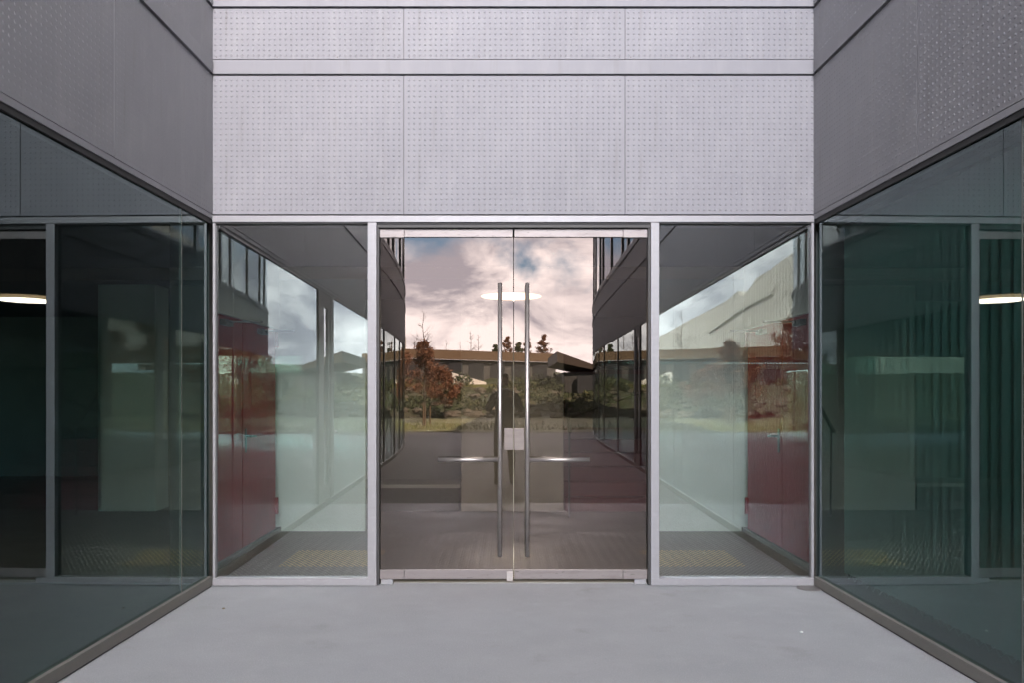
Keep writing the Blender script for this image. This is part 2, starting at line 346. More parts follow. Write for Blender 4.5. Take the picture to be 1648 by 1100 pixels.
YD = .06      # door glass plane
def door(x0, x1, inner, patch_w):
    sg = 1 if inner == x1 else -1        # +1: left leaf (inner edge on its right)
    zb, zt = PZ(935), PZ(365.8)
    leaf = MB().box(x0, x1, YD, YD+.012, PZ(921), PZ(379)).build('glass_door', M['glass_door'], front)
    outer = x0 if sg > 0 else x1
    def rail(za, zb_, corner_drop):
        a = outer+sg*patch_w
        MB().box(*sorted((a+sg*.002, inner-sg*.003)), YD-.016, YD+.028, za, zb_).build('rail', M['rail_steel'], leaf, bevel=.0015)
        MB().box(*sorted((outer, a)), YD-.019, YD+.031, za-(corner_drop if corner_drop > 0 else 0), zb_).build('corner_patch', M['rail_steel'], leaf, bevel=.0015)
    rail(PZ(379.2), zt, .004); rail(zb, PZ(920.5), 0)
    # floor pivot
    MB().box(*sorted((outer+sg*.01, outer+sg*.10)), YD-.014, YD+.02, .002, zb-.004).build('pivot_shoe', M['alu'], leaf)
    # lock box
    lx0, lx1 = (PX(811.5), PX(826.2)) if sg > 0 else (PX(827.6), PX(843.5))
    MB().box(lx0, lx1, YD-.014, YD+.026, PZ(726), PZ(691)).build('lock_case', M['lock'], leaf, bevel=.0015)
    # pull handle: tall tube, cross tube, stand-offs
    hx = PX(804.6) if sg > 0 else PX(848.6); tx = PX(705) if sg > 0 else PX(949)
    yh = YD-.065; h = MB()
    h.tube([(hx, yh, PZ(897)), (hx, yh, PZ(455))], .0165, 20)
    h.tube([(hx-sg*.0155, yh, PZ(741)), (tx, yh, PZ(741))], .0165, 20)
    for zz in (PZ(520), PZ(860)): h.tube([(hx, yh+.01, zz), (hx, YD+.001, zz)], .010, 14)
    h.tube([(tx+sg*.04, yh+.01, PZ(741)), (tx+sg*.04, YD+.001, PZ(741))], .010, 14)
    ho = h.build('pull_handle', M['steel'], leaf); ho.data.polygons.foreach_set('use_smooth', [len(p.vertices) == 4 for p in ho.data.polygons])
    return leaf
xm = PX(826.6)
dl = door(PX(609.8), xm-.003, xm-.003, .187); dr = door(xm+.003, PX(1043.6), xm+.003, .187)
MB().box(PX(815.5), PX(825.5), YD-.028, YD-.0165, PZ(938.5), PZ(923)).build('drop_bolt', M['steel'], dl, bevel=.0015)

# ------------------------------------------------------------------ wings
P_LOW = panel_mesh(1.470, Z_P1-Z_P0, dome=.36); P_UP = panel_mesh(1.470, Z_U1-Z_U0, dome=.36)
def wing(sg, label, seams, doors, mulls):
    o = empty('glazed_wing', (0, 0, 0), label=label, cat='building', group='wings beside the entrance')
    S = smax(sg); npan = int((S-.2)/1.476)
    for k in range(npan):
        s0 = .004+k*1.476; s1 = s0+1.470
        a, na = at(sg, s0); b, nb = at(sg, s1)
        st, en = (b, a) if sg < 0 else (a, b)
        rz = math.atan2(en.y-st.y, en.x-st.x); off = (na+nb)/2*.014
        put(P_LOW, 'cladding_panel', o, (st.x+off.x, st.y+off.y, Z_P0), rz)
        put(P_UP, 'cladding_panel', o, (st.x+off.x, st.y+off.y, Z_U0), rz)
    S1 = .004+npan*1.476
    sweep(MB(), sg, .0, S1, Z_HEAD0+.03, 4.58, -.16, -.025).build('backing_wall', M['dark'], o)
    sweep(MB(), sg, .05, S1, Z_L0, Z_L1, -.02, .03).build('ledge', M['panel'], o)
    sweep(MB(), sg, .05, S1, Z_T0, Z_T1+.06, -.02, .03).build('ledge', M['panel'], o)
    sweep(MB(), sg, .0, S1, PZ(353), Z_P0-.003, -.02, .012).build('head_rail', M['panel'], o)
    sweep(MB(), sg, .0, S1, PZ(360), PZ(353), -.05, .004).build('gasket', M['black'], o)
    sweep(MB(), sg, .016, S1, .012, .078, -.05, .016).build('sill_rail', M['alu_side'], o)
    sweep(MB(), sg, .016, S1, 0, .012, -.05, .006).build('sill_shadow_gap', M['black'], o)
    # ground-floor glazing
    cuts = [0.03]+seams
    for a, b in zip(cuts, cuts[1:]):
        if any(abs(a-d0) < .01 for d0, d1 in doors): continue
        sweep(MB(), sg, a+.006, b-.006, .078, PZ(360), -.03, -.012, .6).build('glass_pane', M['glass_wing'], o)
        if b not in mulls and not any(abs(b-d0) < .01 for d0, _ in doors):
            sweep(MB(), sg, b-.006, b+.006, .078, PZ(360), -.028, -.013).build('joint', M['alu_side'], o)
    for m_ in mulls:
        sweep(MB(), sg, m_-.04, m_+.04, .078, PZ(360), -.10, .003).build('mullion', M['dark'], o)
    for d0, d1 in doors:
        d = MB(); sweep(d, sg, d0+.006, d0+.15, .078, PZ(360), -.07, .004); sweep(d, sg, d1-.20, d1-.006, .078, PZ(360), -.07, .004)
        wm = (d0+d1)/2; sweep(d, sg, d0+.15, wm-.13, .078, PZ(360), -.06, -.004); sweep(d, sg, wm+.13, d1-.2, .078, PZ(360), -.06, -.004)
        sweep(d, sg, wm-.13, wm+.13, .078, .28, -.06, -.004); sweep(d, sg, wm-.13, wm+.13, 2.6, PZ(360), -.06, -.004)
        do = d.build('side_door', M['darkwall'], o)
        sweep(MB(), sg, wm-.13, wm+.13, .28, 2.6, -.04, -.02).build('slot_pane', M['glass_front'], do)
        p, n = at(sg, d1-.1); t_ = Vector((n.y, -n.x))
        q = p+n*.05; MB().box(q.x-.012, q.x+.012, q.y-.06, q.y+.06, .94, .965).build('handle', M['steel'], do)
    # upper storey glazing
    k = 0; s = .06
    while s < S1-1.6:
        e = s+(2.2 if k % 3 else 1.0)
        f = MB(); sweep(f, sg, s, s+.07, Z_T1+.09, Z_W1, -.1, -.0); sweep(f, sg, e-.07, e, Z_T1+.09, Z_W1, -.1, 0)
        sweep(f, sg, s+.07, e-.07, Z_T1+.09, Z_T1+.15, -.1, -.01); sweep(f, sg, s+.07, e-.07, Z_W1-.06, Z_W1, -.1, -.01)
        fo = f.build('window', M['dark'], o)
        sweep(MB(), sg, s+.07, e-.07, Z_T1+.15, Z_W1-.06, -.05, -.03).build('pane', M['glass_upper'], fo)
        c = MB(); c.mi = 0; sweep(c, sg, s+.07, e-.07, Z_T1+.12, Z_W1-.03, -.32, -.30).build('curtain', M['cream'], fo)
        s = e+.006; k += 1
    sweep(MB(), sg, .0, S1, Z_W1, Z_ROOF, -.2, .06).build('parapet', M['panel'], o)
    # slabs (roof and first floor) and outer wall
    inner = [at(sg, i*.8) for i in range(int(S1/.8)+1)]
    pts = [((p-n*.17).x, (p-n*.17).y) for p, n in inner]
    pts = [(pts[0][0], .19)]+pts[1:]
    outx = sg*15.0
    poly = pts+[(outx, pts[-1][1]), (outx, .19)]
    MB().prism(poly, Z_W1+.1, Z_ROOF-.1).build('roof_slab', M['darkwall'], o)
    MB().prism(poly, 2.84, 3.9).build('floor_slab', M['ceil'], o)
    MB().box(outx, outx+sg*.2, pts[-1][1], .19, 0, Z_ROOF).build('outer_wall', M['intwall'], o)
    MB().box(*sorted((pts[-1][0], outx)), pts[-1][1], pts[-1][1]+.2, 0, 2.84).build('end_wall', M['intwall'], o)
    return o
wl = wing(-1, 'left wing of dark green glass under dotted panels, without blinds behind its panes', [.50, 3.76, 4.72, 7.3, 9.95, 12.0, 13.5, 15.5, 18.0, 21.0, 24.0, 26.5], [(3.76, 4.72)], [9.95, 12.0, 13.5, 15.5, 18.0, 21.0, 24.0])
wr = wing(1, 'right wing of dark green glass under dotted panels, with vertical blinds behind its panes', [2.35, 5.7, 8.97, 9.80, 12.6, 15.75, 17.6, 20.0, 23.0, 26.0, 29.0, 31.5], [(8.97, 9.80)], [12.6, 15.75, 17.6, 20.0, 23.0, 26.0, 29.0])

# ------------------------------------------------------------------ inside
fl = MB().box(-15, 15, .12, 14, -.1, .004).build('lobby_floor', M['intfloor']); tag(fl, kind='structure')
mb = MB()
for sg in (-1, 1):
    inner = [at(sg, i*.8) for i in range(int((smax(sg)-.5)/.8)+1)]
    pts = [((p-n*.06).x, (p-n*.06).y) for p, n in inner]; mb.prism(pts+[(sg*15, pts[-1][1]), (sg*15, 0)], .0045, .012)
tag(mb.build('wing_floor', M['intfloor']), kind='structure')
# studded metal floor plate
def plate_mesh(x0, x1, y0, y1, z):
    mb = MB(); mb.box(x0, x1, y0, y1, z-.004, z); q = .044; n = 0
    i = 0; y = y0+.03
    while y < y1-.02:
        x = x0+.03+(q/2 if i % 2 else 0); j = 0
        while x < x1-.03:
            a = .5 if (i+j) % 2 else -.5; c, s_ = math.cos(a+.0), math.sin(a); l, w_ = .015, .0065
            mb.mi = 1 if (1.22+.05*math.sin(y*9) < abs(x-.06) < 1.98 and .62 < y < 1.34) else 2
            mb.add([(x-l*c, y-l*s_, z), (x+w_*s_, y-w_*c, z), (x+l*c, y+l*s_, z), (x-w_*s_, y+w_*c, z), (x, y, z+.0040)], [(0,1,4),(1,2,4),(2,3,4),(3,0,4)])
            x += q; j += 1
        y += q*.72; i += 1
    return mb
M['plate'] = mat('studded_steel_plate', (.10,.095,.085), .5, .4, noise=[(2,5,(.07,.066,.06),.4,.7,ONE)])
M['stud'] = mat('worn_stud', (.34,.33,.30), .4, .6)
M['glint'] = mat('glint_stud', (.85,.62,.26), .4, .4)  # gold colour painted on some studs for warm lamp glints
mat_o = plate_mesh(-2.25, 2.35, .17, 2.3, .012).build('entrance_mat', [M['plate'], M['glint'], M['stud']])
tag(mat_o, 'studded steel entrance mat with two patches of studs tinted gold for lamp glints just inside the glass doors', 'mat')
# vestibule side walls with red double doors
def red_door(sg, xw, label):
    vs = empty('vestibule_wall', (xw, 1.2, 0), label='white upper wall above the red door on the %s of the vestibule' % ('left' if sg < 0 else 'right'), cat='wall')
    def bx(name, m, par, ox, y0, y1, z0, z1, t=.04, bev=0, base=(xw, 1.2)):
        # ox: distance the face stands into the vestibule
        xa = -sg*ox; xb = -sg*(ox-t)
        return MB().box(xa, xb, y0-base[1], y1-base[1], z0, z1).build(name, m, par, bevel=bev)
    bx('wall', M['white'], vs, 0, .12, 2.34, 2.16, 2.83, .1)
    bx('wall_foot', M['alu_side'], vs, .02, .12, 2.34, .013, .06, .12)
    bx('wall_core', M['intwall'], vs, -.07, .12, 2.34, .06, 2.158, .04)
    o = empty('red_double_door', (xw, 1.2, 0), label=label, cat='door', group='red doors in the vestibule')
    for (a, b) in ((.20, 1.16), (1.165, 2.20)):
        lf = bx('door_leaf', M['red'], o, .0, a, b, .065, 2.15, .05, .002)
        for z in (.22, 1.95): 
            yy = a if a < 1 else b
            q = MB(); q.box(-sg*-.002, -sg*.028, yy-1.2-.03, yy-1.2+.012, z, z+.17); q.box(-sg*-.002, -sg*.036, yy-1.2-.012, yy-1.2-.002, z+.05, z+.055); q.build('hinge', M['red'], lf, bevel=.003)
        # closer arm
        ar = MB(); ym = (a+b)/2-1.2
        ar.box(-sg*.0, -sg*.05, ym-.1, ym+.1, 2.06, 2.11); ar.box(-sg*.05, -sg*.33, ym-.012, ym+.012, 2.085, 2.10)
        ar.build('door_closer', M['dark'], lf, bevel=.003)
    hd = MB(); y = 1.165-1.2+.08
    hd.box(0, -sg*.008, y-.02, y+.02, .93, 1.15); hd.tube([(-sg*.006, y, 1.08), (-sg*.055, y, 1.08), (-sg*.06, y+.02, 1.08), (-sg*.06, y+.12, 1.075)], .010, 10)
    hd.build('handle', M['plastic'], o)
    MB().box(-sg*-.003, -sg*.004, -.038, -.034, .07, 2.145).build('meeting_strip', M['red'], o)
    return o
red_door(-1, -2.40, 'glossy red double door seen through the left fixed pane')
red_door(1, 2.52, 'glossy red double door seen through the right fixed pane')
# white inner walls
for x0, x1, side in ((-2.50, -1.50, 'left'), (1.64, 2.62, 'right')):
    iw = MB().box(x0, x1, 2.385, 2.50, .005, 2.83).build('inner_wall', M['white'])
    tag(iw, 'plain white inner wall beside the red door on the %s' % side, 'wall')
bm_ = MB().box(-2.5, 2.62, 2.37, 2.384, 2.70, 2.83).build('ceiling_beam', M['cream']); tag(bm_, 'pale ceiling beam across the lobby behind the lamp', 'beam')
tag(MB().box(-15, 15, .21, 14, 2.84, 4.5).build('lobby_ceiling', M['ceil']), kind='structure')
tag(MB().box(-15, 15, 8, 8.2, 0, 2.84).build('lobby_back_wall', M['intwall']), kind='structure')
# wing return walls so that the lobby and wings meet properly
cl = MB().box(INS(742,0,9.9).x, INS(907,0,9.9).x, 3.8, 4.3, .0045, 2.838).build('concrete_pillar', M['colconc'], bevel=.006)
tag(cl, 'broad rough concrete pillar in the middle of the lobby behind the doors', 'pillar')
for x0, x1, t_ in ((-5.07, -4.36, 'left'), (3.95, 5.1, 'right')):
    tag(MB().box(x0, x1, 3.8, 4.2, .0045, 2.838).build('white_pier', M['white'], bevel=.005), 'pale pier seen dimly through the green glass on the %s' % t_, 'pillar')
# bench
bn = empty('bench', (-1.35, 4.1, .004), label='low dark bench with pale top, left of the concrete pillar', cat='bench')
MB().box(-1.0, .76, -.28, .3, 0, .29).build('base', M['intwall'], bn)
MB().box(-1.02, .78, -.30, .32, .29, .335).build('seat', M['white'], bn, bevel=.004)
tag(MB().box(-4.0, -.6, 5.4, 5.5, .0045, 2.838).build('partition_wall', M['white']), 'pale partition wall behind the low bench', 'wall')
# maroon stair
stp = empty('maroon_stair', (1.6, 3.8, .004), label='maroon stair climbing away to the right of the concrete pillar', cat='stairs')
for i in range(11):
    MB().box(-.86, .62, i*.23, i*.23+.24 if i < 10 else 4.0, 0 if i == 0 else i*.168+.002-.168, (i+1)*.168).build('step', M['maroon'], stp, bevel=.006)
hr = MB(); hr.tube([(-.85, -.56, 1.02), (-.85, .45, 1.80), (-.85, .55, 1.80), (.62, .55, 1.80)], .022, 12)
hr.tube([(-.85, .5, 1.78), (-.85, .5, .5)], .012, 8); hr.tube([(-.85, -.5, 1.05), (-.85, -.48, .0)], .012, 8)
hr.build('handrail', M['dark'], stp, smooth=True)
MB().box(-.82, .62, .54, .56, 1.02, 1.72).build('balustrade', M['intwall'], stp)
db = MB(); db.tube([(-.75, .52, 1.15), (.5, .52, 1.6)], .014, 8); db.build('diagonal_rail', M['dark'], stp)
# ceiling lamp
al = bpy.data.lights.new('lamp_light', 'AREA'); al.shape = 'DISK'; al.size = .5; al.energy = 10.0; al.color = (1, .90, .78)
ao = bpy.data.objects.new('lamp_light', al); col.objects.link(ao); ao.location = (.05, 1.32, 2.36)
lp = empty('pendant_lamp', (.05, 1.32, 2.40), label='round flat lamp glowing warm white behind the glass doors', cat='lamp')
MB().lathe((0,0,0), [(.285,-.012),(.288,-.010),(.288,.012),(.27,.02)]).build('shade', M['white'], lp)
MB().lathe((0,0,-.016), [(.275,0),(.280,.003)]).build('diffuser', M['lamp'], lp)
MB().tube([(0,0,.02),(0,0,.436)], .006, 8).build('cord', M['plastic'], lp)
# vertical blinds in the right wing
bl = empty('vertical_blind', (0, 0, 0), label='vertical slat blind hanging behind the glass of the right wing', cat='blind')
mb = MB()
me0 = None
for i in range(62):
    s = .22+i*.091; p, n = at(1, s); q = p-n*.16
    if me0 is None:
        sm = MB(); sm.box(-.0008, .0008, -.042, .042, 0, 2.58); so_ = sm.build('slat', M['slat'], bl); me0 = so_.data
    else:
        so_ = bpy.data.objects.new('slat', me0); col.objects.link(so_); so_.parent = bl
    so_.location = (q.x, q.y, .14); so_.rotation_euler = (0, 0, R(24+rnd.uniform(-3, 3)))
ch = []
for i in range(62):
    p, n = at(1, .22+i*.091); q = p-n*.14
    ch.append((q.x, q.y, .155)); p, n = at(1, .22+(i+.5)*.091); q = p-n*.14; ch.append((q.x, q.y, .115))
M['bead'] = mat('white_bead', (.22,.25,.24), .5)
MB().tube(ch, .0022, 5).build('bead_chain', M['bead'], bl)
a, n = at(1, .1); b, n2_ = at(1, 5.8)
sweep(MB(), 1, .1, 5.8, 2.73, 2.77, -.19, -.13).build('head_track', M['alu_side'], bl)

# small things on the ground
dc = MB(); p = Vector((PX(1298), -.062, 0)); dc.lathe((p.x, p.y, 0), [(.092,.0),(.092,.006),(.086,.009)], 40)
dc.tube([(p.x+.097*math.cos(a*math.pi/24), p.y+.097*math.sin(a*math.pi/24), .002) for a in range(24, 49)], .0035, 6)
tag(dc.build('drain_cover', mat('drain_metal', (.12,.115,.115), .5, .3, bump=(60,.3,.003,ONE))), 'round grey metal drain cover on the paving in the right corner', 'drain cover')
for i, (px, py, lb) in enumerate(((360, 981, 'tiny dark pebble on the pale floor near the left corner'), (1290, 1019, 'small pale scrap lying on the floor at the right'))):
    z = F*CZ/(py-633); mb = MB(); mb.lathe(((px-814)*z/F, z-D, 0), [(.009,0),(.011,.003),(.006,.008)], 7)
    tag(mb.build('pebble' if i == 0 else 'paper_scrap', M['rock'] if i == 0 else M['white']), lb, 'pebble' if i == 0 else 'litter')

# ------------------------------------------------------------------ outdoors behind the camera (all of it seen in the glass)
lw = MB(); n = 60
vs = []; fs = []
for i in range(n+1):
    x = -60+120*i/n
    for y, z in ((-23.4, .03), (-26, .10+.03*math.sin(x*.8)), (-29+.4*math.sin(x*.5), .16), (-33, .3)): vs.append((x, y+(0.25*math.sin(x*.9) if y > -24 else 0), z))
for i in range(n):
    for k in range(3): fs.append((i*4+k, i*4+k+1, i*4+k+5, i*4+k+4))
lo = MB().add(vs, fs).build('lawn', M['lawn'], smooth=True); tag(lo, kind='structure')
# grass tufts
def leafcloud(mb, pts, size, rn, up=False, nm=3):
    for p in pts:
        s_ = size*rn.uniform(.6, 1.3)
        a = Vector((rn.gauss(0,1), rn.gauss(0,1), rn.gauss(0,1) if not up else 3)).normalized(); b = a.orthogonal().normalized()
        b.rotate(Matrix.Rotation(rn.uniform(0, 6.28), 3, a)); c = a.cross(b)
        p = Vector(p); mb.mi = rn.choices(range(nm), (5, 3, 3)[:nm])[0]
        if up: mb.add([p-b*s_*.12, p+b*s_*.12, p+Vector((rn.uniform(-.3,.3)*s_, rn.uniform(-.3,.3)*s_, s_))], [(0,1,2)])
        else: mb.add([p-b*s_, p+c*s_*.55, p+b*s_, p-c*s_*.55], [(0,1,2,3)])
    mb.mi = 2
mb = MB(); pts = [(rnd.uniform(-14, 14), rnd.uniform(-32, -23.5), .08) for _ in range(9000)]
gm = [mat('blade_light', (.22,.24,.06), .8), mat('blade_dark', (.11,.14,.03), .8), mat('blade_dry', (.30,.25,.11), .8)]
leafcloud(mb, pts, .13, rnd, up=True); tag(mb.build('grass', gm), 'short winter grass on the sunlit lawn beyond the paving', 'grass', kind='stuff')
# bank
vs = []; fs = []; nx, ny = 110, 40
from mathutils import noise as mn
def hz(x, y):
    t = min(1, max(0, (-y-31.5)/9)); t = t*t*(3-2*t)
    h = .25+1.55*t + .15*min(30, max(0, (-y-42)))*.35
    return h + mn.noise(Vector((x*.5, y*.5, 0)))*.45*t + mn.noise(Vector((x*1.7, y*1.7, 3)))*.16*(t > .02)
for i in range(nx+1):
    for j in range(ny+1):
        x = -55+110*i/nx; y = -31.5-75*(j/ny)**1.6; vs.append((x, y, hz(x, y)))
for i in range(nx):
    for j in range(ny):
        a = i*(ny+1)+j; fs.append((a, a+1, a+ny+2, a+ny+1))
bk = MB().add(vs, fs).build('hillside', M['hill'], smooth=True); tag(bk, kind='structure')
# rocks along the bank foot: a dry-stone terrace
mb = MB()
for i in range(420):
    x = rnd.uniform(-14, 14); y = -32.2-abs(rnd.gauss(0, 1))*3.2; z = hz(x, y)+rnd.uniform(-.05, .15); r_ = rnd.uniform(.07, .24)
    vs = []; 
    for a in range(5):
        for b in range(7):
            th = math.pi*(a)/4; ph = 2*math.pi*b/7; rr = r_*rnd.uniform(.8, 1.1)
            vs.append((x+rr*1.4*math.sin(th)*math.cos(ph), y+rr*math.sin(th)*math.sin(ph), z+rr*.75*math.cos(th)))
    fs = [(a*7+b, (a+1)*7+b, (a+1)*7+(b+1)%7, a*7+(b+1)%7) for a in range(4) for b in range(7)]
    mb.add(vs, fs)
tag(mb.build('rocks', M['rock']), 'pale rough stones scattered down the bank beyond the lawn', 'rocks', kind='stuff')
# scrub on the bank
mb = MB(); pts = []
for _ in range(60):
    cx, cy = rnd.uniform(-15, 15), -32-rnd.random()*9; r_ = rnd.uniform(.4, 1.2)
    for _ in range(170):
        v = Vector((rnd.gauss(0,1), rnd.gauss(0,1), abs(rnd.gauss(0,1)))).normalized()*r_*rnd.uniform(.5, 1); pts.append((cx+v.x, cy+v.y, hz(cx, cy)+v.z*.8))
leafcloud(mb, pts, .09, rnd); tag(mb.build('scrub', M['green']), 'dark low scrub growing over the bank', 'shrubs', kind='stuff')

def limb(mb, p, d, ln, r_, depth, rn, up=.15, n=4, tips=None):
    pts = [p.copy()]; q = p.copy(); dd = d.normalized(); rs = [r_]
    for i in range(n):
        dd = (dd+Vector((rn.gauss(0,.10), rn.gauss(0,.10), rn.gauss(0,.07)+up*.3))).normalized(); q = q+dd*ln/n; pts.append(q.copy()); rs.append(r_*(1-.75*(i+1)/n))
    mb.tube(pts, rs, 5 if depth else 7, cap=False)
    if tips is not None: tips += pts[2:]
    if depth > 0:
        for _ in range(rn.randint(3, 5)):
            i = rn.randint(1, n); a = pts[i]
            v = (dd+Vector((rn.gauss(0,.7), rn.gauss(0,.7), rn.gauss(0,.35)+.2))).normalized()
            limb(mb, a, v, ln*rn.uniform(.4, .62), rs[i]*.65, depth-1, rn, up, 3, tips)
def bare_tree(x, y, h, label, seed, spread=.3, leaves=None, lsz=.05, cat='tree', name='bare_tree', nl=3, base=None):
    rn = random.Random(seed); z0 = hz(x, y) if y < -31.5 else .1
    if base is not None: z0 = base
    o = empty(name, (x, y, z0), label=label, cat=cat)
    mb = MB(); tips = []; tr = []; rr = []
    for i in range(9): tr.append(Vector((rn.gauss(0,.02)*h*.3, rn.gauss(0,.02)*h*.3, h*i/8)) if i else Vector((0,0,-.2))); rr.append(h*.012*(1-.9*i/8)+.004)
    mb.tube(tr, rr, 8)
    for i in range(22):
        t = rn.uniform(.25, .97); k = int(t*8); p = tr[k].lerp(tr[min(8, k+1)], t*8-k); a = rn.uniform(0, 6.28)
        ln = h*spread*(1.15-t)*rn.uniform(.7, 1.2)
        limb(mb, p, Vector((math.cos(a), math.sin(a), .55)), ln, rr[k]*.5, 2, rn, .2, 4, tips)
    mb.build('trunk', M['bark'], o)
    if leaves:
        lm = MB(); pts = []
        for t in tips:
            for _ in range(nl): pts.append(t+Vector((rn.gauss(0,1), rn.gauss(0,1), rn.gauss(0,1)))*.10*h/5)
        leafcloud(lm, pts, lsz, rn); lm.build('crown', leaves, o)
    return o
G = 'copper beeches along the lawn'
def mtree(px, z, toppy, label, seed, **k):
    p = MIR(px, toppy, z); bz = hz(p.x, p.y) if p.y < -31.5 else .15
    return bare_tree(p.x, p.y, p.z-bz, label, seed, **k)
a = mtree(683, 34, 548, 'young copper beech with rust brown leaves at the lawn edge, mirrored in the left door', 1, leaves=M['beech'], lsz=.05, spread=.31, nl=5, name='beech_tree')
b = mtree(716, 37, 600, 'low bushy copper beech just right of the tallest one on the lawn', 2, leaves=M['beech'], lsz=.05, spread=.42, nl=5, name='beech_tree')
for i, (x, y, h, sd, lb) in enumerate(((-6.4,-28.5,4.6,3,'copper beech further out on the lawn, mirrored beside the right red door'), (-8.6,-30,4.2,4,'second copper beech further out, near the white concrete wall'), (-4.9,-30.5,3.6,5,'short copper beech between two taller ones on the lawn'), (-11.5,-29,4.8,6,'outermost copper beech on the far left of the lawn'), (5.4,-31,3.2,7,'lone small copper beech on the right side of the lawn'))):
    bare_tree(x, y, h, lb, sd, leaves=M['beech'], lsz=.05, spread=.32, name='beech_tree')
for o in list(col.objects):
    if o.name.startswith('beech_tree'): o['group'] = G
# stakes beside the beeches
for i, (px, py0, py1) in enumerate(((681,650,688),(684,655,688),(692,655,688),(874,678,694))):
    z = 32.5+i*.3; p = MIR(px, py0, z); lb = ('left stake of the three tree stakes','middle stake of the three tree stakes','right stake of the three tree stakes','single short marker post on the lawn')[i]
    o = MB().tube([(p.x, p.y, .0), (p.x, p.y, p.z)], .03, 8).build('wooden_stake', M['timber']); tag(o, lb, 'stake', 'wooden stakes on the lawn')
# hill-top trees
for i, (px, z, tp, lv, sp, lb, nm) in enumerate((
    (681, 62, 500, None, .30, 'tall bare tree rising highest above the timber parapet', 'bare_tree'),
    (718, 60, 548, None, .35, 'small bare tree with a flat forked crown above the parapet', 'bare_tree'),
    (758, 62, 532, None, .28, 'bare slender tree, left one of the pair above the pillar', 'bare_tree'),
    (770, 64, 538, None, .28, 'bare slender tree, right one of the pair above the pillar', 'bare_tree'),
    (741, 66, 550, None, .25, 'very thin bare sapling between the bare trees', 'bare_tree'),
    (816, 60, 543, M['beech'], .22, 'small rust coloured tree between the two door handles', 'autumn_tree'),
    (849, 61, 545, M['beech'], .2, 'small rust coloured tree behind the right door handle', 'autumn_tree'),
    (874, 60, 539, M['beech'], .24, 'egg shaped rust coloured tree right of the handles', 'autumn_tree'),
    (797, 60, 556, M['green'], .24, 'dark evergreen bush left of the handles on the hilltop', 'evergreen_bush'),
    (835, 60, 552, M['green'], .26, 'dark evergreen bush between the handles on the hilltop', 'evergreen_bush'))):
    p = MIR(px, tp, z); bz = 3.4
    bare_tree(p.x, p.y, p.z-bz, lb, 20+i, spread=sp, leaves=lv, lsz=.05, name=nm, base=bz, nl=3)

# timber-fronted building set into the hill
tb = empty('hillside_pavilion', (0, 0, 0), label='long low pavilion with timber parapet set into the hill', cat='building')
arc = []
for i in range(25):
    t = i/24; px = 480+t*(895-480); z = 47+10*t; 
    p = MIR(px, 0, z); ztop = MIR(px, 556+14*t, z).z; arc.append((p.x, p.y, ztop))
def ribbon(mb, a, z0f, z1f, th):
    vs = []
    for (x, y, zt) in a: vs += [(x, y, z0f(zt)), (x, y, z1f(zt)), (x, y-th, z1f(zt)), (x, y-th, z0f(zt))]
    fs = []
    for i in range(len(a)-1):
        for k in range(4): fs.append((i*4+k, i*4+(k+1)%4, i*4+4+(k+1)%4, i*4+4+k))
    fs += [(3,2,1,0), tuple(len(a)*4-4+j for j in (0,1,2,3))]
    return mb.add(vs, fs)
ribbon(MB(), arc, lambda z: z-.62, lambda z: z, .15).build('timber_parapet', M['timber'], tb)
arc2 = [(x, y-.5, z) for x, y, z in arc]
ribbon(MB(), arc2, lambda z: .8, lambda z: z-.62, .3).build('wall', M['darkwall'], tb)
for i in range(2, 24, 2):
    x, y, z = arc[i]
    MB().box(x-.9, x+.9, y-.5, y-.42, z-2.1, z-.85).build('window', M['dark'], tb)
ribbon(MB(), [(x*1.0, y-10, z) for x, y, z in arc], lambda z: z-.9, lambda z: z-.3, 20).build('green_roof', M['lawn'], tb)
# pale ramp in front of it
rp = MB(); a0, a1 = MIR(728, 604, 46), MIR(782, 604, 47)
rp.add([(a0.x,a0.y,1.6),(a1.x,a1.y,1.6),(a1.x,a1.y,2.1),(a0.x,a0.y,2.65),(a0.x,a0.y-1.4,1.6),(a1.x,a1.y-1.4,1.6),(a1.x,a1.y-1.4,2.1),(a0.x,a0.y-1.4,2.65)],
       [(0,3,2,1),(4,5,6,7),(0,1,5,4),(1,2,6,5),(2,3,7,6),(3,0,4,7)])
tag(rp.build('ramp_wall', M['whitewall']), 'pale sloping ramp wall on the bank below the pavilion', 'wall')
# green terrace strip
ts = MB(); ts.box(-6, 3, -43, -39.6, 1.0, 1.95); tag(ts.build('grass_terrace', M['lawn']), kind='structure')
# dark eaved building on the right
eb = empty('eaved_building', (0, 0, 0), label='dark low building with broad sloping eaves on the right of the lawn', cat='building')
p0, p1 = MIR(907, 570, 44), MIR(958, 588, 42)
mb = MB(); mb.prism([(p0.x, p0.y), (14, -33.5), (14, -46), (p0.x, -46)], .2, 2.6); mb.build('wall', M['darkwall'], eb)
mb = MB(); yb = -47
sec = [(p0.x-.4, p0.y+.5, 3.75, 3.15), (p0.x+1.6, p0.y+.9, 3.0, 2.72), (15, -32.5, 2.9, 2.62)]
for k in range(2):
    (xa, ya, ta, ba), (xb, yb2, tb_, bb) = sec[k], sec[k+1]
    mb.add([(xa,ya,ta),(xb,yb2,tb_),(xb,yb,tb_),(xa,yb,ta),(xa,ya,ba),(xb,yb2,bb),(xb,yb,bb),(xa,yb,ba)],
       [(0,1,2,3),(7,6,5,4),(0,4,5,1),(1,5,6,2),(2,6,7,3),(3,7,4,0)])
mb.build('roof', mat('brown_roof', (.085,.062,.045), .8), eb)
for i in range(5): 
    x = 4.6+i*1.9; y = p0.y+(x-p0.x)/(14-p0.x)*(-33.5-p0.y)
    MB().box(x-.7, x+.7, y-.1, y+.12, .9, 2.4).build('window', M['dark'], eb)
